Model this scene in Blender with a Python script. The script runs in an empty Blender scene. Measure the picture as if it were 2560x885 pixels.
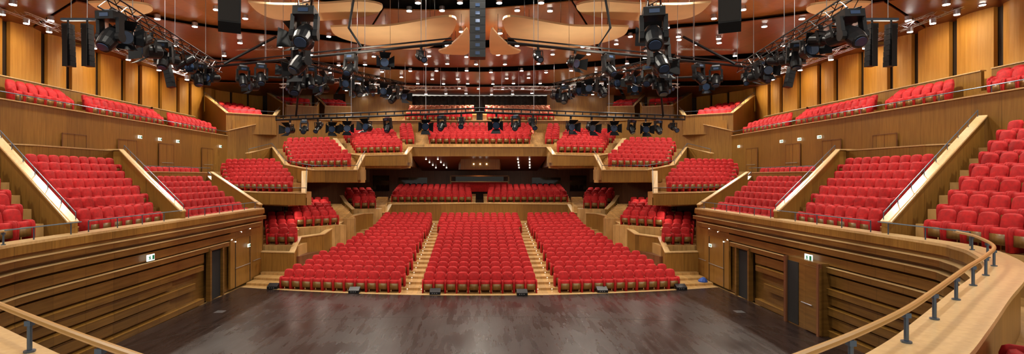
import bpy, bmesh, math, random
import numpy as np
from mathutils import Vector, Matrix
random.seed(7)
F=1280.0; CX=1199.0; CY=442.5; HC=5.5
def P(px,py,D): return ((px-CX)/F*D, D, HC+(CY-py)/F*D)
def G(px,py,z):
    D=(z-HC)*F/(CY-py); return ((px-CX)/F*D, D, z)
scene=bpy.context.scene

# ---------------- materials ----------------
def newmat(name):
    m=bpy.data.materials.new(name); m.use_nodes=True
    nt=m.node_tree; b=nt.nodes['Principled BSDF']; return m,nt,b
def simple(name,col,rough=.5,metal=0,noise=0,scale=8):
    m,nt,b=newmat(name)
    b.inputs['Roughness'].default_value=rough; b.inputs['Metallic'].default_value=metal
    if noise:
        tc=nt.nodes.new('ShaderNodeTexCoord'); n=nt.nodes.new('ShaderNodeTexNoise'); n.inputs['Scale'].default_value=scale
        n.inputs['Detail'].default_value=3
        r=nt.nodes.new('ShaderNodeValToRGB'); r.color_ramp.elements[0].position=.3; r.color_ramp.elements[1].position=.7
        r.color_ramp.elements[0].color=tuple(c*(1-noise) for c in col)+(1,)
        r.color_ramp.elements[1].color=tuple(min(1,c*(1+noise)) for c in col)+(1,)
        nt.links.new(tc.outputs['Object'],n.inputs['Vector']); nt.links.new(n.outputs['Fac'],r.inputs['Fac'])
        nt.links.new(r.outputs['Color'],b.inputs['Base Color'])
    else: b.inputs['Base Color'].default_value=tuple(col)+(1,)
    return m
def emis(name,col,s):
    m,nt,b=newmat(name); b.inputs['Base Color'].default_value=tuple(col)+(1,)
    b.inputs['Emission Color'].default_value=tuple(col)+(1,); b.inputs['Emission Strength'].default_value=s
    try: m.cycles.emission_sampling='NONE'
    except: pass
    return m
def wood(name,c1,c2,rough=.4,grain=(9,9,.6),seam=1.2,seamdark=.55,axis='xy',coat=0):
    m,nt,b=newmat(name); L=nt.links.new; N=nt.nodes.new
    tc=N('ShaderNodeTexCoord'); mp=N('ShaderNodeMapping'); mp.inputs['Scale'].default_value=grain
    n=N('ShaderNodeTexNoise'); n.inputs['Scale'].default_value=1.5; n.inputs['Detail'].default_value=5
    L(tc.outputs['Object'],mp.inputs['Vector']); L(mp.outputs['Vector'],n.inputs['Vector'])
    r=N('ShaderNodeValToRGB'); r.color_ramp.elements[0].position=.3; r.color_ramp.elements[1].position=.72
    r.color_ramp.elements[0].color=tuple(c1)+(1,); r.color_ramp.elements[1].color=tuple(c2)+(1,)
    L(n.outputs['Fac'],r.inputs['Fac'])
    out=r.outputs['Color']
    if seam:
        sx=N('ShaderNodeSeparateXYZ'); L(tc.outputs['Object'],sx.inputs[0])
        a=N('ShaderNodeMath'); a.operation='ADD'
        if axis=='xy': L(sx.outputs[0],a.inputs[0]); L(sx.outputs[1],a.inputs[1])
        elif axis=='x': L(sx.outputs[0],a.inputs[0]); a.inputs[1].default_value=0
        else: L(sx.outputs[1],a.inputs[0]); a.inputs[1].default_value=0
        d=N('ShaderNodeMath'); d.operation='DIVIDE'; L(a.outputs[0],d.inputs[0]); d.inputs[1].default_value=seam
        f=N('ShaderNodeMath'); f.operation='FRACT'; L(d.outputs[0],f.inputs[0])
        lt=N('ShaderNodeMath'); lt.operation='LESS_THAN'; L(f.outputs[0],lt.inputs[0]); lt.inputs[1].default_value=.025/seam
        fl=N('ShaderNodeMath'); fl.operation='FLOOR'; L(d.outputs[0],fl.inputs[0])
        wn=N('ShaderNodeTexWhiteNoise'); wn.noise_dimensions='1D'; L(fl.outputs[0],wn.inputs['W'])
        mr=N('ShaderNodeMapRange'); mr.inputs['To Min'].default_value=.86; mr.inputs['To Max'].default_value=1.1; L(wn.outputs['Value'],mr.inputs['Value'])
        sm=N('ShaderNodeMath'); sm.operation='MULTIPLY'; L(lt.outputs[0],sm.inputs[0]); sm.inputs[1].default_value=seamdark
        sb=N('ShaderNodeMath'); sb.operation='SUBTRACT'; L(mr.outputs[0],sb.inputs[0]); L(sm.outputs[0],sb.inputs[1])
        vm=N('ShaderNodeVectorMath'); vm.operation='SCALE'; L(out,vm.inputs[0]); L(sb.outputs[0],vm.inputs['Scale'])
        out=vm.outputs[0]
    L(out,b.inputs['Base Color']); b.inputs['Roughness'].default_value=rough
    if coat: b.inputs['Coat Weight'].default_value=coat; b.inputs['Coat Roughness'].default_value=.25
    return m
M={}
M['red']=simple('red_fabric',(.45,.006,.008),.8,0,.22,9)
M['redpale']=simple('salmon_seat_shell',(.75,.36,.20),.5)
M['seatwood']=wood('seat_wood',(.16,.08,.02),(.24,.13,.035),.4,seam=0)
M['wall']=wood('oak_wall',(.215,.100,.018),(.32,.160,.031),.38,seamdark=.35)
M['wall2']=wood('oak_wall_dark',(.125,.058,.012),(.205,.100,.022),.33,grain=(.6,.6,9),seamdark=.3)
M['cap']=wood('oak_cap',(.58,.37,.16),(.70,.48,.23),.3,seam=0,coat=.3)
M['floor']=wood('oak_floor',(.46,.27,.09),(.62,.38,.15),.35,grain=(3,1,1),seam=.25,seamdark=.25,axis='x')
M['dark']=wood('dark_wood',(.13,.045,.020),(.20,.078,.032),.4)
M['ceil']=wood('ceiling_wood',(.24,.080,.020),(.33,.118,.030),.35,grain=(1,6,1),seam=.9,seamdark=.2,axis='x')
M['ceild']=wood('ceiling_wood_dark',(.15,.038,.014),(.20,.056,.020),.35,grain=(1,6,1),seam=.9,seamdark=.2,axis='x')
M['void']=simple('ceiling_void',(.012,.01,.01),.9)
M['cream']=simple('cream_reflector',(.80,.58,.32),.5,0,.05,1)
M['curt']=wood('gold_panel',(.56,.26,.035),(.70,.35,.06),.55,grain=(7,7,.4),seam=0)
M['post']=simple('panel_gap',(.035,.02,.012),.7)
M['black']=simple('black_metal',(.012,.013,.016),.38,.3)
M['grey']=simple('grey_steel',(.10,.14,.20),.35,.6)
M['silver']=simple('aluminium',(.55,.56,.6),.3,.9)
M['lens']=simple('blue_lens',(.05,.08,.16),.08,.2)
M['rail']=simple('rail_wood',(.52,.29,.10),.28)
M['white']=emis('white_sign',(.85,.95,.9),1.0)
M['green']=simple('sign_green',(.0,.25,.12),.5)
M['lamp']=emis('lamp_glow',(1,.96,.86),45)
M['lampS']=emis('lamp_glow_small',(1,.93,.8),8)
M['curtain']=simple('black_curtain',(.035,.03,.03),.9,0,.4,3)
M['blue']=simple('blue_cloth',(.02,.08,.4),.6)
M['glass']=simple('dark_glass',(.01,.012,.015),.05)
def stage_mat():
    m,nt,b=newmat('stage_boards'); L=nt.links.new; N=nt.nodes.new
    tc=N('ShaderNodeTexCoord'); mp=N('ShaderNodeMapping'); mp.inputs['Scale'].default_value=(2.2,.18,1)
    L(tc.outputs['Object'],mp.inputs['Vector'])
    n=N('ShaderNodeTexNoise'); n.inputs['Scale'].default_value=2.2; n.inputs['Detail'].default_value=7; n.inputs['Roughness'].default_value=.6
    L(mp.outputs['Vector'],n.inputs['Vector'])
    r=N('ShaderNodeValToRGB'); r.color_ramp.elements[0].position=.25; r.color_ramp.elements[1].position=.8
    r.color_ramp.elements[0].color=(.014,.008,.007,1); r.color_ramp.elements[1].color=(.044,.025,.021,1)
    L(n.outputs['Fac'],r.inputs['Fac'])
    br=N('ShaderNodeTexBrick'); br.inputs['Scale'].default_value=1; br.inputs['Brick Width'].default_value=1.25; br.inputs['Row Height'].default_value=2.5
    br.inputs['Mortar Size'].default_value=.006; br.inputs['Color1'].default_value=(1,1,1,1); br.inputs['Color2'].default_value=(.8,.8,.8,1); br.inputs['Mortar'].default_value=(.3,.3,.3,1)
    L(tc.outputs['Object'],br.inputs['Vector'])
    mx=N('ShaderNodeMixRGB'); mx.blend_type='MULTIPLY'; mx.inputs[0].default_value=1; L(r.outputs[0],mx.inputs[1]); L(br.outputs[0],mx.inputs[2])
    L(mx.outputs[0],b.inputs['Base Color'])
    n2=N('ShaderNodeTexNoise'); n2.inputs['Scale'].default_value=.5; n2.inputs['Detail'].default_value=3; L(tc.outputs['Object'],n2.inputs['Vector'])
    ad=N('ShaderNodeMath'); ad.operation='ADD'; L(n.outputs['Fac'],ad.inputs[0]); L(n2.outputs['Fac'],ad.inputs[1])
    mr=N('ShaderNodeMapRange'); mr.inputs['From Min'].default_value=.7; mr.inputs['From Max'].default_value=1.3; mr.inputs['To Min'].default_value=.20; mr.inputs['To Max'].default_value=.36; L(ad.outputs[0],mr.inputs['Value']); L(mr.outputs[0],b.inputs['Roughness'])
    b.inputs['Specular IOR Level'].default_value=.45
    return m
M['stage']=stage_mat()

# ---------------- mesh builder ----------------
class MB:
    def __init__(s): s.v=[]; s.f=[]; s.m=[]; s.names=[]
    def mi(s,n):
        if n not in s.names: s.names.append(n)
        return s.names.index(n)
    def add(s,vs,fs,mat):
        o=len(s.v); s.v+= [tuple(v) for v in vs]; k=s.mi(mat)
        for f in fs: s.f.append(tuple(o+i for i in f)); s.m.append(k)
    def box(s,c,d,mat,rot=None):
        x,y,z=[a/2 for a in d]
        vs=[Vector((i*x,j*y,k*z)) for i in(-1,1) for j in(-1,1) for k in(-1,1)]
        if rot is not None: vs=[rot@v for v in vs]
        vs=[v+Vector(c) for v in vs]
        s.add(vs,[(0,1,3,2),(4,6,7,5),(0,4,5,1),(2,3,7,6),(0,2,6,4),(1,5,7,3)],mat)
    def prism(s,poly,z0,z1,mat):
        n=len(poly)
        f0=(lambda i:z0[i]) if isinstance(z0,(list,tuple)) else (lambda i:z0)
        f1=(lambda i:z1[i]) if isinstance(z1,(list,tuple)) else (lambda i:z1)
        vs=[(p[0],p[1],f0(i)) for i,p in enumerate(poly)]+[(p[0],p[1],f1(i)) for i,p in enumerate(poly)]
        fs=[tuple(range(n-1,-1,-1)),tuple(range(n,2*n))]+[(i,(i+1)%n,n+(i+1)%n,n+i) for i in range(n)]
        s.add(vs,fs,mat)
    def tube(s,path,r,mat,n=8,cap=True):
        path=[Vector(p) for p in path]; vs=[]
        for i,p in enumerate(path):
            t=(path[min(i+1,len(path)-1)]-path[max(i-1,0)])
            if t.length<1e-6: t=Vector((0,0,1))
            t.normalize(); a=Vector((0,0,1)) if abs(t.z)<.9 else Vector((1,0,0))
            u=t.cross(a).normalized(); w=t.cross(u)
            rr=r[i] if isinstance(r,(list,tuple)) else r
            for k in range(n):
                an=2*math.pi*k/n; vs.append(p+u*rr*math.cos(an)+w*rr*math.sin(an))
        fs=[]
        for i in range(len(path)-1):
            for k in range(n): fs.append((i*n+k,i*n+(k+1)%n,(i+1)*n+(k+1)%n,(i+1)*n+k))
        if cap: fs+= [tuple(range(n-1,-1,-1)),tuple((len(path)-1)*n+k for k in range(n))]
        s.add(vs,fs,mat)
    def sweep(s,pts,prof,mat,closed=True,side=1):
        n=len(pts); k=len(prof); vs=[]
        for i in range(n):
            def dirn(a,b):
                d=Vector((b[0]-a[0],b[1]-a[1])); 
                return d.normalized() if d.length>1e-6 else Vector((1,0))
            d0=dirn(pts[max(i-1,0)],pts[max(i,1)]); d1=dirn(pts[min(i,n-2)],pts[min(i+1,n-1)])
            n0=Vector((-d0.y,d0.x)); n1=Vector((-d1.y,d1.x)); nn=n0+n1
            if nn.length<.3: nn=n1
            nn.normalize(); sc=1/max(.55,nn.dot(n1)); nn=nn*sc*side
            for q in prof:
                z=pts[i][2]+q[1] if q[1]!='a' else q[2]
                vs.append((pts[i][0]+nn.x*q[0],pts[i][1]+nn.y*q[0],z))
        fs=[]
        for i in range(n-1):
            for j in range(k if closed else k-1):
                fs.append((i*k+j,i*k+(j+1)%k,(i+1)*k+(j+1)%k,(i+1)*k+j))
        if closed: fs+= [tuple(range(k)),tuple((n-1)*k+j for j in range(k-1,-1,-1))]
        s.add(vs,fs,mat)
    def mesh(s,name,recalc=True):
        me=bpy.data.meshes.new(name); me.from_pydata(s.v,[],s.f)
        for n in s.names: me.materials.append(M[n])
        me.polygons.foreach_set('material_index',s.m)
        if recalc:
            bm=bmesh.new(); bm.from_mesh(me); bmesh.ops.recalc_face_normals(bm,faces=bm.faces); bm.to_mesh(me); bm.free()
        me.update(); return me
    def obj(s,name,recalc=True,loc=(0,0,0),rot=(0,0,0)):
        return link(name,s.mesh(name,recalc),loc,rot)
def link(name,me,loc=(0,0,0),rot=(0,0,0)):
    o=bpy.data.objects.new(name,me); o.location=loc; o.rotation_euler=rot; scene.collection.objects.link(o); return o
def catmull(pts,n=6):
    out=[]; 
    for i in range(len(pts)-1):
        p0=Vector(pts[max(i-1,0)]);p1=Vector(pts[i]);p2=Vector(pts[i+1]);p3=Vector(pts[min(i+2,len(pts)-1)])
        for k in range(n):
            t=k/n; out.append(.5*((2*p1)+(-p0+p2)*t+(2*p0-5*p1+4*p2-p3)*t*t+(-p0+3*p1-3*p2+p3)*t**3))
    out.append(Vector(pts[-1])); return [tuple(v) for v in out]

# ---------------- seat ----------------
def seat_proto(shell='red'):
    mb=MB()
    ol=[(-.235,.30),(-.245,.60),(-.243,.80),(-.225,.88),(-.18,.935),(-.10,.955),(0,.96),(.10,.955),(.18,.935),(.225,.88),(.243,.80),(.245,.60),(.235,.30)]
    n=len(ol); vs=[]
    def lean(z): return .10+ (z-.3)*.16
    for (ins,dy) in ((.045,-.085),(.012,-.06),(0,-.02),(0,.03)):
        for x,z in ol:
            cx,cz=0,.62; L=math.hypot(x-cx,z-cz); k=1-ins/L
            xx=cx+(x-cx)*k; zz=cz+(z-cz)*k
            vs.append((xx,lean(zz)+dy,zz))
    fs=[tuple(range(n))]
    for l in range(3):
        for i in range(n): fs.append((l*n+i,(l+1)*n+i,(l+1)*n+(i+1)%n,l*n+(i+1)%n))
    fs.append(tuple(3*n+i for i in range(n-1,-1,-1)))
    mb.add(vs,fs[:-1],'red'); mb.add(vs,[fs[-1]],shell if shell!='red' else 'red')
    prof=[(-.16,.20),(-.19,.24),(-.20,.50),(-.17,.58),(-.10,.60),(-.03,.56),(-.02,.22)]
    vs=[(x,y,z) for x in(-.215,.215) for y,z in prof]
    fs=[tuple(range(6,-1,-1)),tuple(range(7,14))]+[(i,(i+1)%7,7+(i+1)%7,7+i) for i in range(7)]
    mb.add(vs,fs,'red')
    mb.box((0,-.205,.30),(.40,.02,.28),'seatwood')
    mb.box((0,.13,.16),(.40,.05,.30),'seatwood')
    for sx in(-.262,.262):
        pr=[(-.24,0),(-.26,.50),(-.23,.60),(-.16,.635),(.05,.635),(.10,.60),(.10,0)]
        vs=[(sx+d,y,z) for d in(-.028,.028) for y,z in pr]
        fs=[tuple(range(6,-1,-1)),tuple(range(7,14))]+[(i,(i+1)%7,7+(i+1)%7,7+i) for i in range(7)]
        mb.add(vs,fs,'red')
    if shell!='red': 
        mb.box((0,.15,.93),(.50,.08,.14),shell)
    return mb
PROTO={k:seat_proto(k) for k in('red','redpale')}
def seats_obj(name,pos,kind='red'):
    pb=PROTO[kind]; v=np.array(pb.v); nv=len(v)
    lens=[len(f) for f in pb.f]; flat=np.concatenate([np.array(f) for f in pb.f])
    allv=[];allf=[]
    for i,(x,y,z,a) in enumerate(pos):
        c,s=math.cos(a),math.sin(a); R=np.array([[c,-s,0],[s,c,0],[0,0,1]])
        allv.append(v@R.T+np.array([x,y,z])); allf.append(flat+i*nv)
    V=np.concatenate(allv); L=np.concatenate(allf); K=len(pos)
    me=bpy.data.meshes.new(name); me.vertices.add(len(V)); me.vertices.foreach_set('co',V.ravel())
    me.loops.add(len(L)); me.loops.foreach_set('vertex_index',L.astype(np.int32))
    ln=np.tile(np.array(lens),K); st=np.concatenate([[0],np.cumsum(ln)[:-1]])
    me.polygons.add(len(ln)); me.polygons.foreach_set('loop_start',st.astype(np.int32))
    try: me.polygons.foreach_set('loop_total',ln.astype(np.int32))
    except Exception: pass
    for n in pb.names: me.materials.append(M[n])
    me.polygons.foreach_set('material_index',np.tile(np.array(pb.m),K).astype(np.int32))
    me.update(calc_edges=True); me.validate()
    return link(name,me)
def block(fl,fr,bl,br,n,zf,zb,base,pitch=.56,kind='red',mat='floor',terr=True,front=.75):
    """rows from front (near stage) to back; seats face the front"""
    fl,fr,bl,br=[Vector(p) for p in(fl,fr,bl,br)]
    fm=(fl+fr)/2; bmid=(bl+br)/2
    pos=[]; mb=MB()
    rd=(fr-fl).normalized()
    nrm=Vector((-rd.y,rd.x))
    if nrm.dot(bmid-fm)<0: nrm=-nrm
    if (bmid-fm).length<.01: nrm=Vector((1 if fm.x>0 else -1,0))
    for i in range(n):
        t=i/(n-1) if n>1 else 0
        a=fl.lerp(bl,t); b=fr.lerp(br,t); z=zf+(zb-zf)*t
        d=(b-a); L=d.length; d.normalize(); nn=Vector((-d.y,d.x)); 
        if nn.dot(nrm)<0: nn=-nn
        ang=math.atan2(nn.y,nn.x)-math.pi/2
        k=max(1,int(L/pitch)); off=(L-k*pitch)/2
        for j in range(k):
            p=a+d*(off+pitch*(j+.5)); pos.append((p.x,p.y,z,ang))
        if terr:
            w=.5 if i else front; step=((bmid-fm).length/(max(n-1,1)))
            e=.25
            q=[a-nn*w*.9-d*e,b-nn*w*.9+d*e,b+nn*(step+ (.3 if i==n-1 else .0))+d*e,a+nn*(step+(.3 if i==n-1 else 0))-d*e]
            mb.prism([(p.x,p.y) for p in q],base,z-.002*(n-i),mat)
    seats_obj('theater_seats',pos,kind)
    if terr: mb.obj('seating_terrace')
def both(fn):
    for s in(1,-1): fn(s)
def blk(s,fl,fr,bl,br,*a,**k):
    f=lambda p:(p[0]*s,p[1]); block(f(fl),f(fr),f(bl),f(br),*a,**k)

def parapet(pts,h,s=1,t=.22,side=1,name='balcony_parapet',zb=None,rail=False,capw=.10,wallmat='wall'):
    mb=MB(); pts=[(p[0]*s,p[1],p[2]) for p in pts]; sd=side*s
    if zb is None: pr=[(0,-.05),(t,-.05),(t,-h),(0,-h)]
    else: pr=[(0,-.05),(t,-.05),(t,'a',zb),(0,'a',zb)]
    mb.sweep(pts,pr,wallmat,side=sd)
    mb.sweep(pts,[(-capw*.4,0),(t+capw,0),(t+capw,-.055),(-capw*.4,-.055)],'cap',side=sd)
    if rail:
        rp=[(p[0],p[1],p[2]+.28) for p in pts]
        mb.tube(rp,.022,'grey',6)
        for a,b in zip(pts[:-1],pts[1:]):
            a,b=Vector(a),Vector(b); k=max(1,int((b-a).length/2.2))
            for j in range(k):
                q=a.lerp(b,j/k); mb.tube([q,q+Vector((0,0,.28))],.016,'grey',5)
    return mb.obj(name)

# ---------------- floors ----------------
mb=MB(); mb.box((0,32,-.30),(52,66,.4),'floor'); mb.obj('floor')
edge=[(x,23.75+.0125*x*x) for x in np.linspace(-11.9,11.9,25)]
mb=MB(); mb.prism([(-12.15,3.0)]+edge+[(12.15,3.0)],-.098,0,'stage')
for y0,k in((20.2,.012),(14.5,.03)):
    mb.sweep([(x,y0-k*x*x,.003) for x in np.linspace(-11,11,30)],[(0,0),(.02,0),(.02,-.006),(0,-.006)],'post')
for s in(1,-1):
    mb.sweep([(-11.8*s,16,.003),(-6.5*s,23.9,.003)],[(0,0),(.02,0),(.02,-.006),(0,-.006)],'post')
    mb.box((-10.6*s,20.9,.004),(.35,.35,.01),'silver')
mb.obj('stage_floor')
mb=MB()
mb.sweep([(x,y,.0) for x,y in edge],[(0,.01),(.22,.01),(.22,-.10),(0,-.10)],'cap'); mb.obj('trim_1')
NR=18; D0=24.6; PD=.865
def zrow(i): return -.05+.109*i
def inner(mat='floor'):
    mb=MB(); xs=np.linspace(-12,12,25)
    for i in range(0,NR+1):
        f=D0-.45+PD*i; b=f+PD if i<NR else 42.0
        lim=12 if f<28.5 else (10.6 if f<31 else (9.6 if f<36 else 9.0))
        X=[x for x in xs if abs(x)<=lim]
        poly=[(x,f+.009*x*x) for x in X]+[(x,b+.009*x*x*(1 if i<NR else 0)) for x in reversed(X)]
        mb.prism(poly,-.095,zrow(i) if i else -.05,mat)
        if i:
            for xc in(-3.2,3.2): mb.box((xc,f+.02+.009*xc*xc,zrow(i)+.006),(.85,.05,.012),'cap')
            for xc in(-3.55,-2.85,3.55,2.85): mb.box((xc,f-.012+.009*xc*xc,zrow(i)-.05),(.03,.012,.02),'lampS')
    mb.obj('stalls_floor')
inner()
pos=[]
outx=[24.6,28,31,35.5,40]; outv=[9.85,9.1,8.3,7.4,7.6]
for i in range(NR):
    y0=D0+PD*i
    xo=np.interp(y0,outx,outv)
    for (a,b) in ((-2.74-.013*i,2.74+.013*i),(3.78-.01*i,xo),(-xo,-3.78+.01*i)):
        k=int((b-a)/.545+.3); off=(b-a-k*.545)/2
        for j in range(k):
            x=a+off+.545*(j+.5)
            pos.append((x,y0+.009*x*x,zrow(i) if i else -.05,math.atan(.018*x)))
seats_obj('theater_seats',pos)

# ---------------- stage side wall + ledge (one path) ----------------
Lp=[(-12.2,29),(-12.2,22),(-12.2,15),(-12.0,12.6),(-11.2,10.6),(-9.6,8.9),(-7.6,7.35),(-5.3,5.8),(-2.75,4.2),(-1.4,3.5),(0,3.3),(1.4,3.55),(2.7,4.3),(4.2,5.35),(5.5,6.4),(7.3,7.9),(8.9,9.2),(10.2,10.35),(11.2,11.6),(11.9,12.8),(12.2,14.5),(12.2,22),(12.2,29)]
Lc=[tuple(v[:2])+(3.75,) for v in catmull([(x,y,0) for x,y in Lp],6)]
mb=MB()
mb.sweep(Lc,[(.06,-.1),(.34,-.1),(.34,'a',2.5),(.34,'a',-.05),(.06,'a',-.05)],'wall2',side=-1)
mb.sweep(Lc,[(.0,0),(.62,0),(.62,-.07),(.0,-.07)],'cap',side=-1)
mb.sweep(Lc,[(-.03,-.07),(.06,-.07),(.06,-.30),(-.03,-.30)],'wall',side=-1)
mb.sweep([p for p in Lc if p[1]<15],[(.34,-.07),(.50,-.07),(.50,-1.2),(.34,-1.2)],'wall',side=-1)
mb.obj('balcony_ledge')
mb=MB()
bands=[(3.15,3.32,.16),(2.82,3.02,.22),(2.45,2.72,.16),(2.2,2.38,.24),(1.75,2.1,.14),(1.45,1.65,.24),(1.1,1.38,.12),(.75,1.0,.22),(.32,.66,.10),(0.0,.2,.2)]
for k,(a,b,o) in enumerate(bands):
    y1=[28.9,28.2,27,24.5,22.4,22.2,20,21.6,19.5,22.3][k]
    for s in(1,-1):
        pth=[(-12.2*s,y1,0),(-12.2*s,20,0)]
        arc=[p for p in (Lc if s==1 else Lc[::-1]) if p[0]*s<-1 and p[1]<15.2]
        pth+= [(p[0],p[1],0) for p in arc]
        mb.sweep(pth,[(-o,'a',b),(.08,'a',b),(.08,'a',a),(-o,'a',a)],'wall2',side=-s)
        mb.sweep(pth,[(-o-.012,'a',b+.014),(.07,'a',b+.014),(.07,'a',b+.001),(-o-.012,'a',b+.001)],'cap' if k in(1,3,0) else 'wall',side=-s)  # thin paler strips paint the light highlights along the slat tops
mb.obj('stage_wall_slats')
mb=MB()
for s in(1,-1):
    x=-12.12*s
    mb.box((x,26.6,1.55),(.10,3.6,3.0),'wall')
    mb.box((x+.07*s,23.25,1.1),(.06,1.0,2.2),'void')  # near-black sheet paints the darkness of the door opening
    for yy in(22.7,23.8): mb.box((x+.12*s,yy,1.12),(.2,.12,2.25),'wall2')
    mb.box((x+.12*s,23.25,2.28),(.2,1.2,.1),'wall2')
    for (yy,zz,ln) in((26.0,1.0,1.6),(27.6,1.05,.9)): mb.tube([(x+.12*s,yy-ln/2,zz),(x+.12*s,yy+ln/2,zz)],.02,'silver',6)
    mb.box((x+.06*s,25.3,1.2),(.02,.03,2.4),'void'); mb.box((x+.06*s,26.9,1.2),(.02,.03,2.4),'void')
    for yy,zz in((24.9,2.45),(25.9,2.72),(26.9,2.8),(25.3,2.3)): mb.box((x+.07*s,yy,zz),(.03,.045,.045),'lampS')
mb.tube([(-12.0,18.2,.95),(-12.0,20.6,.95)],.02,'silver',6)
mb.obj('stage_wall_panel')
mb=MB(); 
mb.box((12.0,18.6,1.25),(.5,1.9,2.5),'wall2'); mb.box((11.74,19.2,1.2),(.03,.7,2.3),'void')  # near-black sheet in place of the shaded door recess
mb.box((11.7,18.0,1.2),(.06,.9,2.3),'wall2'); mb.box((11.7,17.65,1.25),(.12,.12,2.5),'dark'); mb.box((11.7,19.55,1.25),(.12,.12,2.5),'dark')
mb.tube([(11.62,17.9,1.0),(11.62,18.5,1.0)],.02,'silver',6)
mb.obj('door_1')
mb=MB()
for s in(1,-1):
    for (a,b) in((13,16),(16.3,21.4),(21.9,28.8)):
        mb.tube([(-12.45*s,a,4.1),(-12.45*s,b,4.1)],.02,'grey',6)
        for y in np.arange(a,b,1.3): mb.tube([(-12.45*s,y,3.75),(-12.45*s,y,4.1)],.018,'grey',5)
mb.obj('balcony_rail')
mb=MB()
hp=[]
sub=[p for p in Lc if p[1]<13.2]
for i,p in enumerate(sub):
    q=sub[min(i+1,len(sub)-1)]; r=sub[max(i-1,0)]
    d=Vector((q[0]-r[0],q[1]-r[1])).normalized(); n=Vector((d.y,-d.x))
    hp.append((p[0]+n.x*.14,p[1]+n.y*.14,4.10))
mb.tube(hp,.034,'rail',10)
acc=0; last=None
for i,p in enumerate(hp):
    if last is not None: acc+=(Vector(p)-Vector(last)).length
    if i==0 or acc>1.25:
        acc=0; mb.tube([(p[0],p[1],3.75),(p[0],p[1],4.07)],.022,'grey',8); mb.tube([(p[0],p[1],3.75),(p[0],p[1],3.77)],.05,'grey',8)
        mb.box((p[0],p[1],4.04),(.06,.06,.05),'grey')
    last=p
mb.obj('handrail')
mb=MB()
fl=[p for p in Lc if p[1]<13]
mb.sweep([(p[0],p[1],2.6) for p in fl],[(.34,0),(3.4,0),(3.4,-.3),(.34,-.3)],'floor',side=-1); 
mb.obj('choir_balcony_floor')
block((7.35,6.9),(6.2,5.5),(8.1,6.3),(6.9,4.9),2,2.6,2.75,2.3,front=.3)

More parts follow.
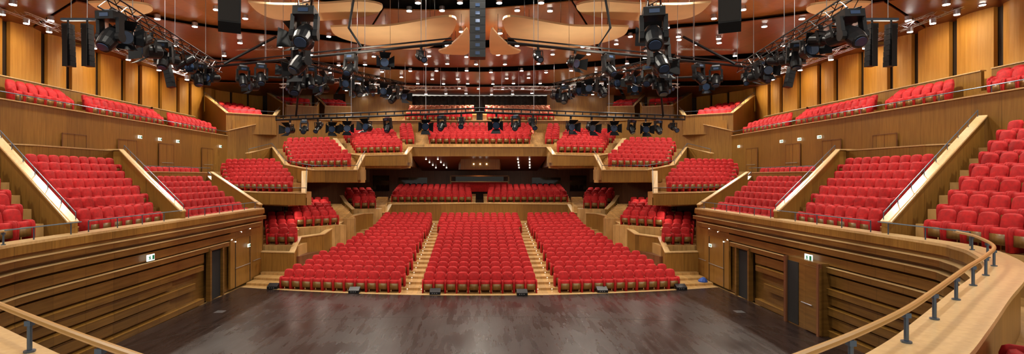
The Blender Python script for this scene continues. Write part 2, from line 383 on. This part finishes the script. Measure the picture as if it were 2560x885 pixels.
# ---------------- side balcony blocks ----------------
def side(s):
    blk(s,(-13.3,9.4),(-13.3,15.3),(-19.2,13.2),(-19.2,19.0),8,3.62,6.6,2.0,pitch=.60,front=.3)
    blk(s,(-13.3,17.0),(-13.3,21.2),(-18.4,20.9),(-18.4,26.0),7,3.45,5.5,2.0,front=.5)
    blk(s,(-13.2,22.9),(-13.2,28.9),(-17.2,27.4),(-17.2,32.3),6,3.15,4.6,2.0,front=.5)
    blk(s,(-18.7,28.6),(-18.7,34.6),(-18.7,28.6),(-18.7,34.6),1,5.15,5.15,2.0,front=.4)
    parapet([(-12.6,16.05,4.12),(-16,18.1,5.9),(-19.9,20.4,7.95)],0,s,zb=2.2,side=1,name='balcony_divider',t=.16,capw=.10)
    parapet([(-12.5,21.75,4.08),(-15.5,24.1,5.5),(-18.6,26.7,6.95),(-19.9,26.9,6.95)],0,s,zb=2.2,side=1,name='balcony_divider',t=.12,capw=.08)
    parapet([(-19.9,20.6,6.9),(-19.2,22,6.9),(-19.1,26.7,6.9)],0,s,zb=4,side=1,name='balcony_divider',t=.2)
    parapet([(-12.4,29.2,3.95),(-17.4,33.4,5.85)],0,s,zb=2.2,side=1,name='balcony_divider',t=.10,capw=.08)
    parapet([(-18.1,27.6,5.82),(-18.1,34.4,5.82)],0,s,zb=3,side=1,name='balcony_parapet',t=.15,rail=True)
    mb=MB()
    for pts in ([(-12.7,16.2,4.38),(-19.8,20.45,8.15)],[(-12.6,21.9,4.3),(-18.5,26.75,7.15)]):
        pts=[(p[0]*s,p[1]-.1,p[2]) for p in pts]
        mb.tube(pts,.018,'grey',6)
        for k in range(9):
            q=Vector(pts[0]).lerp(Vector(pts[1]),k/8); mb.tube([q,q-Vector((0,0,.26))],.014,'grey',5)
    mb.obj('balcony_rail')
    blk(s,(-16.7,34.0),(-11.3,31.2),(-19.3,38.3),(-14.6,36.8),6,4.6,5.9,3.75)
    parapet([P(520,440,34.0),P(555,474,33.2),P(645,480,30.8),P(765,482,29.8),P(767,427,33.6)],0,s,zb=3.85,side=1,rail=True)
    blk(s,(-13.7,37.2),(-8.8,35.2),(-16.2,42.2),(-11.9,41.2),6,6.2,7.8,5.1)
    parapet([P(622,382,38.5),P(680,367,41),P(712,411,36.2),P(780,424,34.6),P(893,424,33.8),P(913,386,38.2)],0,s,zb=5.15,side=1,rail=True)
    blk(s,(-9.9,41.0),(-6.0,39.9),(-12.4,46.4),(-7.6,45.6),7,7.4,8.95,6.2)
    parapet([P(833,345,44),P(862,382,40.5),P(905,388,39),P(1016,386,38.6),P(1031,367,42)],0,s,zb=6.35,side=1,rail=False)
    blk(s,(-6.9,44.2),(-5.5,44.0),(-7.9,49.3),(-6.3,49.3),6,8.3,9.75,7.2)
    blk(s,(-9.9,39.4),(-7.9,39.9),(-11.5,43.2),(-9.1,43.8),5,3.07,3.65,0)
    blk(s,(-11.5,31.7),(-9.3,33.6),(-14.2,36.9),(-11.3,38.6),6,2.4,3.05,0)
    blk(s,(-12.4,29.8),(-10.55,29.8),(-14.0,33.2),(-12.0,33.2),5,1.6,2.3,0)
    parapet([P(645,628,28.3),P(735,630,28.3),P(752,592,30.3),P(810,584,31.3),P(874,541,36),P(908,533,38.3),P(968,530,40.4),P(979,510,42),(0,42,3.38)],0,s,zb=0,side=1,name='stalls_parapet')
    parapet([(-12.0,32.6,2.7),(-11.2,31.0,2.3)],0,s,zb=0,side=1,name='stalls_parapet',t=.15)
    parapet([P(850,488,41),P(862,505,39),P(880,522,38.4)],0,s,zb=0,side=1,name='stalls_parapet',t=.15)
    blk(s,(-7.4,42.9),(-.6,42.9),(-7.8,47.2),(-.6,47.2),5,3.4,3.9,0)
    for (f0,f1,b0,b1) in((14,21.0,15.5,23.3),(22.6,26.3,25.2,28.6),(27.3,33.6,30.0,36.8),(34.6,40.3,38.0,42.4)):
        blk(s,(-20.95,f0),(-20.95,f1),(-23.2,b0),(-23.2,b1),4,8.80,9.40,8.4,mat='wall',front=.5)
        parapet([(-23.9,b0-.8,10.6),(-23.9,b1+.6,10.6)],0,s,zb=8,side=1,name='gallery_back_panel',t=.15)
    blk(s,(-20.4,42.0),(-18.2,43.0),(-23.6,45.0),(-21.6,47.2),5,10.2,11.3,9,mat='wall')
    parapet([P(512,238,45.5),P(565,281,41.2),P(690,288,42.6),P(700,275,46)],0,s,zb=9,side=1,rail=True)
    blk(s,(-18.0,48.2),(-15.9,48.9),(-20.8,51.6),(-18.0,52.8),4,12.0,12.7,9,mat='wall')
    parapet([P(668,232,51.5),P(716,262,47.4),P(792,266,48),P(798,256,50)],0,s,zb=9,side=1,rail=True)
    blk(s,(-15.3,51.3),(-13.3,52.0),(-17.0,54.2),(-14.8,55.2),4,12.2,12.9,9,mat='wall')
    parapet([P(786,238,54),P(812,264,50.6),P(880,266,51.5)],0,s,zb=9,side=1,rail=True)
    blk(s,(-7.6,51.6),(-.6,51.6),(-7.9,57.2),(-.6,57.2),6,11.1,12.55,9,kind='redpale')
    mb=MB(); f=lambda L:[(p[0]*s,p[1]) for p in L]
    mb.prism(f([(-17.3,34.2),(-13.2,31.0),(-10.1,29.95),(-11.6,34),(-15,41),(-20,41)]),3.86,4.3,'wall')
    mb.prism(f([(-14,36.6),(-11.5,34.9),(-8.2,34),(-8.6,38.2),(-12,45),(-17,45)]),5.16,5.8,'wall')
    mb.prism(f([(-10.7,40.8),(-9,39.3),(-5.6,38.9),(-5.6,42.3),(-6,50),(-13.5,50)]),6.36,7.1,'wall')
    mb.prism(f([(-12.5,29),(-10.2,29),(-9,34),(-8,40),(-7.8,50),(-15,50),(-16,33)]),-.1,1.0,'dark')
    mb.obj('terrace_slab')
both(side)
block((-4.3,43.0),(4.3,43.0),(-5.2,49.3),(5.2,49.3),7,8.25,9.8,7.2)
parapet([(-5.55,42,8.0),(5.55,42,8.0)],0,1,zb=7.2,side=1,t=.35,capw=.2)
mb=MB()
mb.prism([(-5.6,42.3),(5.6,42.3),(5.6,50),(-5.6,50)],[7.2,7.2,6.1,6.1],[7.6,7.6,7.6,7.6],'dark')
for x in(-4.4,-3.4,3.4,4.4): 
    for y in(43.5,45,46.5,48): mb.box((x+(y-45)*.1,y,7.16-(y-42.3)*.143),(.10,.10,.04),'lampS')
for s in(1,-1):
    for (x,y) in((-7,41),(-7.5,43),(-8,45),(-7,47),(-8.5,41)): mb.box((x*s,y,6.34),(.12,.12,.04),'lampS')
    for (x,y) in((-11.5,36),(-10.5,36),(-9.5,37)): mb.box((x*s,y,5.14),(.12,.12,.04),'lampS')
mb.obj('under_balcony_ceiling')
mb=MB()
for s in(1,-1):
    for i in range(12):
        t=i/12; y=43+t*6.6; x=-(4.85+t*.85)*s; z=8.2+t*1.65
        mb.box((x,y+.3,z/2+3.6),(1.0,.6,z-7.2),'floor'); mb.box((x,y+.02,z+.02),(1.0,.05,.03),'cap')
    for i in range(12):
        t=i/12; p=Vector((-8.3,34.6+0)).lerp(Vector((-11.5,41)),t)
        mb.box((p.x*s,p.y,5.3+(6.0+t*1.8-5.3)/2),(1.1,.6,.7+t*1.8),'floor')
        p=Vector((-5.7,39.6)).lerp(Vector((-7.4,46)),t)
        mb.box((p.x*s,p.y,6.6+(7.3+t*1.7-6.6)/2),(.9,.6,.7+t*1.7),'floor')
        q=Vector((-9.0,34.9)).lerp(Vector((-11.2,39.8)),t)
        mb.box((q.x*s,q.y,1.5+t*.4),(1.0,.5,2.4+t*.8),'floor')
        q=Vector((-7.9,40.6)).lerp(Vector((-8.5,45)),t)
        mb.box((q.x*s,q.y,1.6+t*.3),(.9,.5,3.2+t*.6),'floor')
mb.obj('aisle_stairs')
mb=MB()
for s in(1,-1):
    pts=[(-12.4*s,28.9,3.8),(-14.6*s,33.4,3.8),(-15*s,38,4.5),(-14.5*s,42,5.6),(-12.8*s,46,6.4),(-12*s,50,7.2),(0,50,7.2)]
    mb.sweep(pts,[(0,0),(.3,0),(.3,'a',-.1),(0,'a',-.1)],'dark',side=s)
    mb.box((-6.5*s,49.9,4.9),(2.8,.1,1.1),'glass'); mb.box((-9.6*s,49.9,4.9),(1.6,.1,1.5),'glass')
    mb.box((-6.5*s,49.82,4.3),(3.0,.1,.12),'wall')
mb.obj('wall_recess')
mb=MB()
mb.prism([(-1.6,43.6),(1.7,43.6),(1.9,46),(-1.9,46)],6.15,7.25,'wall')
for x in(-.5,.0+.05,.6): mb.tube([(x,43.62,6.6),(x,43.5,6.6)],.05,'lampS',8)
mb.obj('projection_booth')
mb=MB()
mb.box((0,48.9,4.55),(5.4,.4,.9),'red'); mb.box((0,48.9,5.6),(5.6,.6,.12),'wall'); mb.box((0,49.3,5.3),(4.6,.3,.5),'glass')  # bar at the back; front coloured red for the red light on it
for x in(-2.75,2.75): mb.box((x,48.9,4.9),(.14,.6,1.4),'wall')
mb.box((0,48.65,5.05),(5.4,.2,.06),'cap')
mb.obj('red_lit_bar')

# ---------------- upper tier wall ----------------
def exit_sign(c,s,w=.5):
    mb=MB(); x=c[0]; n=.02*s
    mb.box(c,(.03,w,w*.55),'white')
    h=w*.5
    def b(dy,dz,ly,lz,rot=0):
        R=Matrix.Rotation(rot,3,'X'); mb.box((x+n,c[1]+dy*h*s,c[2]+dz*h),(.01,ly*h,lz*h),'green',R)
    b(.62,0,.5,.72); b(-.28,.3,.15,.15); b(-.32,.05,.16,.36,.2*s); b(-.15,-.2,.1,.36,.7*s); b(-.46,-.22,.1,.36,-.7*s); b(-.12,.08,.3,.08,.3); b(-.52,.06,.3,.08,-.5)
    mb.obj('exit_sign')
dn=[2]
def utw(s):
    pts=[(-20,3,8.82),(-20,20,8.80),(-20,40.6,8.80)]
    parapet(pts,0,s,zb=2,side=1,name='wall_left' if s==1 else 'wall_right',t=.3,rail=True,capw=.15)
    parapet([(-20,40.6,9.2),(-16.9,43.6,10.5),(-12.7,49.6,11.0),(-7.8,50.6,11.1),(0,50.6,11.1)],0,s,zb=5,side=1,name='upper_tier_wall',t=.3,capw=.3)
    mb=MB(); f=lambda L:[(p[0]*s,p[1]) for p in L]
    mb.prism(f([(-20.1,3),(-24.6,3),(-24.6,47),(-22.5,54),(-16,58),(-8,60),(-.0,60),(0,50.8),(-12.6,49.9),(-16.8,43.8),(-20.1,40.7)]),7.9,8.45,'wall')
    mb.prism(f([(-8.2,60),(0,60),(0,50.8),(-12.6,49.9),(-16.8,43.8),(-19.9,41.2),(-22,54),(-16,58)]),8.4,10.1,'wall')
    mb.obj('gallery_floor')
    for y in(25.2,29.0,32.6,37.5):
        mb=MB(); x=-19.97*s
        for dy in(-.75,.75): mb.box((x+.04*s,y+dy,6.5),(.03,.03,2.2),'dark')
        mb.box((x+.04*s,y,7.6),(.03,1.53,.03),'dark'); mb.box((x+.04*s,y,6.5),(.03,.02,2.2),'dark'); mb.box((x+.03*s,y,6.5),(.03,1.5,2.15),'wall')
        mb.tube([(x+.12*s,y-.6,6.4),(x+.12*s,y+.6,6.4)],.02,'silver',6)
        mb.obj('door_%d'%dn[0]); dn[0]+=1
    for px in (347,397,442,549):
        y=20*F/(CX-px); exit_sign((-19.93*s,y,7.85),s,.34)
both(utw)
for s in(1,-1):
    exit_sign((-11.92*s,18.55,2.58),s,.42); exit_sign((-11.98*s,26.6,1.95),s,.3)

# ---------------- outer walls: gold panels ----------------
def outer(s):
    mb=MB(); pts=[(-25.0*s,3,15),(-25.0*s,47,15),(-22.9*s,54.3,15),(-16.2*s,58.4,15),(-8*s,60.3,15),(0,60.3,15)]
    mb.sweep(pts,[(0,0),(.3,0),(.3,'a',-.1),(0,'a',-.1)],'post',side=s)
    mb.obj('wall_outer_left' if s==1 else 'wall_outer_right')
    mb=MB()
    y=10.0; k=0
    while y<46.5:
        w=1.9 if k%3 else 1.3
        q=[( -24.75*s+.18*s*math.sin(math.pi*t), y+w*t) for t in np.linspace(0,1,7)]
        q+=[(-24.95*s,y+w),(-24.95*s,y)]
        mb.prism(q,8.5,15,'curt'); 
        y+=w+.45; k+=1
    for (a,b) in (((-24.7,47.5),(-22.7,54.0)),((-22.5,54.5),(-16.3,58.0))):
        a,b=Vector(a),Vector(b); d=(b-a); L=d.length; d.normalize(); n=Vector((-d.y,d.x)); 
        if n.y>0: n=-n
        m=int(L/2.2)
        for j in range(m):
            p=a+d*(j*L/m+.1); q=a+d*((j+1)*L/m-.25)
            mb.prism([(p.x*s,p.y),(q.x*s,q.y),((q.x-n.x*.1)*s,q.y-n.y*.1),((p.x-n.x*.1)*s,p.y-n.y*.1)],8.5,15,'curt' if a.x<-23 else 'wall')
    mb.obj('acoustic_wall_panels')
both(outer)
mb=MB()
pts=[]; 
for i in range(121):
    x=-8+16*i/120; pts.append((x,60+.12*math.sin(i*1.3),15))
mb.sweep(pts,[(0,0),(.05,0),(.05,'a',8.5),(0,'a',8.5)],'curtain'); mb.obj('wall_back')
mb=MB()
for s in(1,-1): mb.box((-11.5*s,58.6,12),(7.5,.2,6),'wall',Matrix.Rotation(.2*s,3,'Z'))
mb.obj('wall_back_panel')

# ---------------- ceiling ----------------
def zc(x,y=40): return 15.0-max(0,abs(x)-12)*.11
mb=MB()
xs=[-25.3,-12,12,25.3]
for a,b in zip(xs[:-1],xs[1:]):
    mb.prism([(a,4),(b,4),(b,61),(a,61)],[zc(a)+.55,zc(b)+.55,zc(b)+.55,zc(a)+.55],[16.5]*4,'void')
rings=[(6,14.5),(15.0,22.5),(22.8,30.5),(30.7,38.5),(38.7,46)]
for ri,(r0,r1) in enumerate(rings):
    nsec=5; A0,A1=-12,192
    for k in range(nsec):
        a0=math.radians(A0+(A1-A0)*k/nsec+.2); a1=math.radians(A0+(A1-A0)*(k+1)/nsec-.2)
        N=14; inn=[];out=[]
        for j in range(N+1):
            a=a0+(a1-a0)*j/N
            for r,L in((r0,inn),(r1,out)):
                wob=.9*math.sin(3*a+ri)
                x=max(-25.1,min(25.1,(r+wob)*math.cos(a))); y=max(4,min(60.5,14+(r+wob)*math.sin(a))); L.append((x,y))
        for j in range(N):
            q=[inn[j],inn[j+1],out[j+1],out[j]]
            zi=lambda p,low: zc(p[0])+.12-low
            low=[.28,.28,0,0]
            z0=[zi(q[i],low[i]) for i in range(4)]
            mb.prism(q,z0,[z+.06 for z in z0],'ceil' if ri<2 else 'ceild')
mb.obj('ceiling')
def reflector(outl,z,s):
    pts=[G(px,py,z) for px,py in outl]
    pts=catmull(pts+[pts[0]],4)[:-1]
    poly=[(p[0]*s,p[1]) for p in pts]
    mb=MB(); mb.prism(poly,z,z+.10,'cream')
    cx=sum(p[0] for p in poly)/len(poly); cy=sum(p[1] for p in poly)/len(poly)
    for i in range(0,len(poly),max(1,len(poly)//5)):
        q=(cx+(poly[i][0]-cx)*.7,cy+(poly[i][1]-cy)*.7); mb.tube([(q[0],q[1],z+.05),(q[0],q[1],15.4)],.012,'black',5)
    mb.obj('ceiling_reflector')
for s in(1,-1):
    reflector([(826,68),(880,66),(960,66),(1030,56),(1090,45),(1130,43),(1141,56),(1125,90),(1085,115),(1030,124),(950,118),(880,104),(838,88)],13.2,s)
    reflector([(1096,128),(1120,118),(1150,92),(1170,74),(1172,132),(1140,137),(1105,134)],13.6,s)
    reflector([(620,6),(700,12),(800,10),(900,4),(955,14),(940,34),(880,46),(800,52),(700,50),(650,34)],13.9,s)
    reflector([(220,8),(300,6),(372,14),(378,30),(330,40),(260,30)],13.4,s)
random.seed(3)
mb=MB(); dl=[]
for (px,py) in [(125,52),(262,90),(338,105),(393,48),(487,67),(540,25),(613,47),(730,70),(765,12),(822,92),(655,112),(600,108),(1023,28),(1105,27),(1045,8),(1150,8),(700,100),(440,115),(30,12),(560,140)]:
    for s in(1,-1):
        D=40; 
        for _ in range(6):
            x=(px-CX)/F*D; D=(zc(x)-.25-HC)*F/(CY-py)
        if D<58 and abs(x)<24.5: dl.append((x*s,D))
for y in(33,36,39,42,45,48,51,54,57):
    nx=6
    for i in range(-nx,nx+1):
        if random.random()<.25: continue
        dl.append((i*2.35+random.uniform(-.3,.3)+(1.1 if int(y)%2 else 0),y+random.uniform(-.5,.5)))
for x,y in dl:
    z=zc(x)-.26
    mb.tube([(x,y,z+.02),(x,y,z+.25)],.16,'silver',12); mb.tube([(x,y,z),(x,y,z+.03)],.14,'lamp',12)
mb.obj('ceiling_downlights')

# ---------------- rigging ----------------
def truss(mb,a,b,w=.3,mat='black',r=.025):
    a,b=Vector(a),Vector(b); d=(b-a); L=d.length; d.normalize(); u=d.cross(Vector((0,0,1))).normalized(); v=Vector((0,0,1))
    ch=[u*w/2+v*w/2,-u*w/2+v*w/2,-u*w/2-v*w/2,u*w/2-v*w/2]
    for c in ch: mb.tube([a+c,b+c],r,mat,5)
    k=max(2,int(L/(w*1.3)))
    for i in range(k):
        p=a+d*L*i/k; q=a+d*L*(i+1)/k
        for j in range(4):
            c0,c1=ch[j],ch[(j+1)%4]
            mb.tube([p+(c0 if i%2 else c1),q+(c1 if i%2 else c0)],r*.55,mat,4,cap=False)
def wires(mb,a,b,n):
    a,b=Vector(a),Vector(b)
    for i in range(n):
        p=a.lerp(b,(i+.5)/n); mb.tube([p,(p.x,p.y,zc(p.x)-.1)],.012,'silver',4)
def fix_fresnel():
    mb=MB()
    mb.box((0,0,-.05),(.08,.06,.14),'black'); mb.tube([(0,0,-.1),(0,0,-.2)],.02,'silver',6)
    mb.box((0,0,-.21),(.42,.05,.02),'black')
    for x in(-.21,.21): mb.box((x,0,-.36),(.02,.05,.32),'black')
    mb.tube([(0,.24,-.44),(0,.20,-.45),(0,-.02,-.47),(0,-.14,-.49)],[.12,.17,.18,.175],'black',16)
    mb.tube([(0,-.14,-.49),(0,-.16,-.492)],.15,'lens',14)
    mb.box((0,.12,-.27),(.14,.2,.06),'black')
    c=Vector((0,-.15,-.49))
    for a in range(4):
        R=Matrix.Rotation(a*math.pi/2,3,'Y')
        q=[Vector((-.15,0,.16)),Vector((.15,0,.16)),Vector((.22,-.24,.33)),Vector((-.22,-.24,.33))]
        vs=[c+R@v for v in q]; vs+= [v+Vector((0,.012,0)) for v in vs]
        mb.add(vs,[(0,1,2,3),(7,6,5,4),(0,4,5,1),(1,5,6,2),(2,6,7,3),(3,7,4,0)],'black')
    return mb.mesh('stage_light_fresnel')
def fix_moving():
    mb=MB()
    mb.box((0,0,-.04),(.3,.08,.06),'silver'); mb.box((0,0,-.16),(.42,.34,.18),'black'); mb.box((0,-.175,-.16),(.2,.01,.08),'lens')
    for x in(-.23,.23):
        mb.prism([(x-.04,-.08),(x+.04,-.08),(x+.04,.08),(x-.04,.08)],-.66,-.2,'black'); mb.tube([(x-.045,0,-.62),(x+.045,0,-.62)],.12,'black',12)
    mb.tube([(0,.20,-.40),(0,.16,-.46),(0,.02,-.60),(0,-.10,-.74),(0,-.20,-.86),(0,-.22,-.88)],[.09,.16,.19,.185,.16,.14],'black',16)
    mb.tube([(0,-.22,-.88),(0,-.23,-.895)],.12,'lens',14)
    return mb.mesh('stage_light_moving')
def fix_profile():
    mb=MB()
    mb.box((0,0,-.05),(.08,.06,.14),'black'); mb.box((0,0,-.14),(.34,.05,.02),'black')
    for x in(-.17,.17): mb.box((x,0,-.28),(.02,.05,.28),'black')
    mb.tube([(0,.34,-.22),(0,.30,-.24),(0,.02,-.38),(0,.0,-.39),(0,-.3,-.54),(0,-.34,-.56)],[.10,.14,.14,.10,.10,.12],'black',14)
    mb.tube([(0,-.34,-.56),(0,-.345,-.562)],.09,'lens',12); mb.box((0,.12,-.2),(.2,.26,.1),'black')
    return mb.mesh('stage_light_profile')
FX=[fix_fresnel(),fix_moving(),fix_profile()]
def fixture(k,p,sc=1,az=0,roll=0):
    o=link('stage_light',FX[k],p,(roll,0,az)); o.scale=(sc,)*3
random.seed(11)
ZT=10.3
def tz(px,py,z=ZT): return Vector(G(px,py,z))
def rig(s):
    f=lambda v:Vector((v.x*s,v.y,v.z))
    mb=MB()
    segs=[((262,2),(545,172),.34),((765,2),(735,188),.34)]
    for a,b,w in segs:
        A,B=f(tz(*a)),f(tz(*b)); truss(mb,A,B,w); wires(mb,A,B,3)
    A,B=f(tz(503,170)),f(tz(1128,107)); 
    mb.tube([A,B],.055,'black',8); mb.tube([A+Vector((0,0,.16)),B+Vector((0,0,.16))],.03,'black',6); wires(mb,A,B,5)
    C,E=f(tz(742,150)),f(tz(1012,214)); truss(mb,C,E,.22); wires(mb,C,E,3)
    A2,B2=f(Vector(P(590,190,23))),f(Vector(P(860,200,25))); mb.tube([A2,B2],.05,'black',8); wires(mb,A2,B2,2)
    H=f(tz(560,160)); K=f(tz(690,92,11.8)); mb.tube([H,K],.06,'black',6)
    mb.tube([f(Vector(P(768,10,18.4))),f(Vector(P(740,290,22.8)))],.045,'black',8)
    mb.tube([f(Vector(P(884,0,20))),f(Vector(P(872,70,20))),f(Vector(P(905,120,20)))],.05,'black',6)
    mb.obj('lighting_truss')
    for i in range(11):
        t=(i+.3)/11; A,B=tz(262,2),tz(545,172); p=f(A.lerp(B,t))
        fixture([1,0,2,0][i%4],p-Vector((0,0,.15)),1.25 if i<4 else 1.05,random.uniform(-.8,.8),random.uniform(-.3,.3))
    for i,t in enumerate((.0,.12,.3,.5,.72,.95)):
        A,B=tz(765,2),tz(735,188); p=f(A.lerp(B,t)); fixture([1,0,1,0,1,2][i],p-Vector((0,0,.15)),1.35,random.uniform(-.6,.6),random.uniform(-.2,.2))
    for t,k in((.05,0),(.2,1),(.28,1),(.40,0),(.65,1),(.77,0),(.90,2)):
        A,B=tz(503,170),tz(1128,107); fixture(k,f(A.lerp(B,t))-Vector((0,0,.04)),1.0,random.uniform(-.6,.6),random.uniform(-.2,.2))
    for t,k in((.1,1),(.25,0),(.38,0),(.5,1),(.62,0),(.75,0),(.88,1),(.98,0)):
        A,B=tz(742,150),tz(1012,214); fixture(k,f(A.lerp(B,t))-Vector((0,0,.08)),1.05,random.uniform(-.7,.7),random.uniform(-.2,.2))
    for t,k in((.15,0),(.5,2),(.8,0)):
        fixture(k,f(Vector(P(590,190,23)).lerp(Vector(P(860,200,25)),t)),1.0,random.uniform(-.7,.7))
    mb=MB()
    for a,b in((((-140,-20),24),((150,72),27)),(((190,88),28),((500,196),34)),):
        A,B=f(Vector(P(a[0][0],a[0][1],a[1]))),f(Vector(P(b[0][0],b[0][1],b[1])));
        A.x=max(-24.2,min(24.2,A.x)); B.x=max(-24.2,min(24.2,B.x)); truss(mb,A,B,.3,'silver',.022); wires(mb,A,B,3)
        for k in range(4):
            p=A.lerp(B,(k+.5)/4); mb.tube([p+Vector((0,0,-.2)),p+Vector((.0,0,-.4))],.12,'lamp',10); mb.tube([p+Vector((0,0,-.12)),p+Vector((0,0,-.38))],.14,'silver',10)
    for a,b in(((885,212,42),(1038,222,42)),((1038,220,44),(1165,220,44)),((530,120,36),(700,118,36)),((700,215,40),(860,200,40))):
        A,B=f(Vector(P(*a))),f(Vector(P(*b))); truss(mb,A,B,.28,'silver',.022); wires(mb,A,B,3)
    mb.obj('lighting_truss')
    for i in range(4): fixture([0,2][i%2],f(Vector(P(890+i*42,214+2*i,42)))-Vector((0,0,.15)),1.1,random.uniform(-.5,.5))
    mb=MB(); D=17.0
    L,R=f(Vector(P(158,50,D))),f(Vector(P(238,48,D))); mb.box((L+R)/2,(abs(L.x-R.x)+.1,.12,.08),'grey'); wires(mb,L,R,2)
    for px in(170,218):
        t=f(Vector(P(px,60,D))); 
        for k in range(8):
            mb.box((t.x,t.y+.01*k,t.z-.09-k*.175),(.25,.25,.165),'black'); 
        mb.box((t.x,t.y-.13,t.z-.75),(.17,.02,1.35),'void'); mb.tube([(t.x,t.y,t.z),(t.x,t.y,t.z+.15)],.03,'black',6)
    mb.obj('line_array_speaker')
    mb=MB(); t=f(Vector(P(412,142,20))); R=Matrix.Rotation(-.22*s,3,'Y')
    for k in range(7): mb.box(t+R@Vector((0,0,-.09-k*.175)),(.24,.25,.165),'black',R)
    wires(mb,t,t+Vector((.01,0,0)),1); mb.obj('line_array_speaker')
    mb=MB(); t=f(Vector(P(574,40,13.5))); R=Matrix.Rotation(.45*s,3,'Z')@Matrix.Rotation(.18,3,'X')
    prof=[(-.30,.42),(-.30,-.18),(-.12,-.44),(.28,-.30),(.28,.42)]
    vs=[t+R@Vector((x*(1 if y<0 else .8),y,z)) for x in(-.27,.27) for y,z in prof]
    mb.add(vs,[(4,3,2,1,0),(5,6,7,8,9)]+[(i,(i+1)%5,5+(i+1)%5,5+i) for i in range(5)],'black')
    mb.box(t+R@Vector((0,-.31,.12)),(.46,.02,.54),'void',R)
    for x in(-.24,.24): mb.tube([t+R@Vector((x,0,.4)),t+R@Vector((x,0,.4))+Vector((0,0,4.2))],.014,'silver',5)
    mb.obj('loudspeaker')
both(rig)
mb=MB()
A,Mid,B=Vector(P(690,300,23.2)),Vector(P(1199,281,20.4)),Vector(P(1712,299,23.2))
def barp(t): return A.lerp(Mid,t*2) if t<.5 else Mid.lerp(B,t*2-1)
for dz in(0,.17): mb.tube([A+Vector((0,0,dz)),Mid+Vector((0,0,dz)),B+Vector((0,0,dz))],.045 if dz==0 else .03,'black',8)
for i in range(50):
    p=barp(i/49); mb.box(p+Vector((0,0,.08)),(.04,.04,.2),'black')
for t in(.02,.2,.38,.5,.62,.8,.98):
    p=barp(t); mb.tube([p,(p.x,p.y,14.8)],.012,'silver',5)
mb.obj('lighting_bar')
for i,px in enumerate([730,770,806,842,884,938,985,1077,1115,1160,1238,1282,1322,1412,1464,1520,1568,1604,1638,1680]):
    t=(px-690)/(1712-690); kk=[0,1,2,0,0,0,1,0,1,2][i%10]
    fixture(kk,barp(t)-Vector((0,0,.04)),.7 if kk==1 else .92,random.uniform(-.5,.5),random.uniform(-.2,.2))
mb=MB(); t=Vector(P(1194,150,19))
for k in range(9): 
    c=t+Vector((0,.02*k,.2+k*.30)); mb.box(c,(.58,.5,.28),'black'); mb.box(c+Vector((0,-.26,0)),(.16,.02,.12),'lens')
mb.tube([t+Vector((0,0,2.9)),t+Vector((0,0,5))],.03,'black',6)
mb.obj('line_array_speaker')
for px,py in((683,716),(886,726),(1088,730),(1305,732),(1505,725),(1702,718)):
    D=HC*F/(py+6-CY); x=(px-CX)/F*D; mb=MB()
    mb.prism([(x-.25,D-.16),(x+.25,D-.16),(x+.25,D+.16),(x-.25,D+.16)],0,[.14,.14,.26,.26],'black'); 
    for k in range(3): mb.box((x-.12+.1*k,D-.165,.08),(.05,.01,.04),'silver')
    mb.obj('floor_monitor_speaker')
mb=MB(); c=Vector((11.6,26.6,0)); mb.tube([c+Vector((0,0,-.05)),c+Vector((0,0,.1)),c+Vector((.03,0,.22)),c+Vector((.03,0,.3))],[.2,.24,.16,.04],'blue',10); mb.obj('blue_bag')

# ---------------- lights ----------------
def spot(x,y,z,e,size=150,col=(1,.92,.77),rot=(0,0,0),rad=.25,blend=.6,name='ceiling_spot'):
    l=bpy.data.lights.new(name,'SPOT'); l.energy=e; l.color=col; l.spot_size=math.radians(size); l.spot_blend=blend; l.shadow_soft_size=rad
    o=bpy.data.objects.new(name,l); o.location=(x,y,z); o.rotation_euler=rot; scene.collection.objects.link(o)
for y in(9,17,25,33,41,49,56):
    for x in(-19,-9.5,0,9.5,19):
        if y>45 and abs(x)>12: continue
        spot(x,y,zc(x)-.6,1850 if y<45 else 1150)
for s in(1,-1):
    for y in(14,20,26,32,38,44): spot(-22.2*s,y,13.0,240,120,(1,.78,.45),(0,math.radians(50*s),0),.15)
    spot(-8.8*s,44,6.0,180,165,(1,.9,.75)); spot(-11.2*s,36.5,4.9,150,165,(1,.9,.75)); spot(-11.3*s,31.2,3.6,70,165,(1,.9,.75))
    spot(-3.8*s,45,6.5,150,165,(1,.88,.7))
spot(0,48,6.1,40,160,(1,.5,.3))
for x in(-15,-5,5,15):
    for y in(19,27,38,48): spot(x,y,9.6,430 if y<30 else 260,165,(1,.86,.64),(math.pi,0,0),.4,1,'added_fill_uplight')  # added unseen fill lamps, aimed up to brighten the reflectors and ceiling
w=bpy.data.worlds.new('World'); scene.world=w; w.use_nodes=True
w.node_tree.nodes['Background'].inputs[0].default_value=(1,.91,.78,1); w.node_tree.nodes['Background'].inputs[1].default_value=.6
scene.view_settings.view_transform='Standard'
cam=bpy.data.cameras.new('camera'); cam.lens=18; cam.sensor_width=36; cam.shift_x=81/2560; cam.clip_end=200; cam.clip_start=.05
co=bpy.data.objects.new('camera',cam); co.location=(0,0,HC); co.rotation_euler=(math.pi/2,0,0); scene.collection.objects.link(co); scene.camera=co
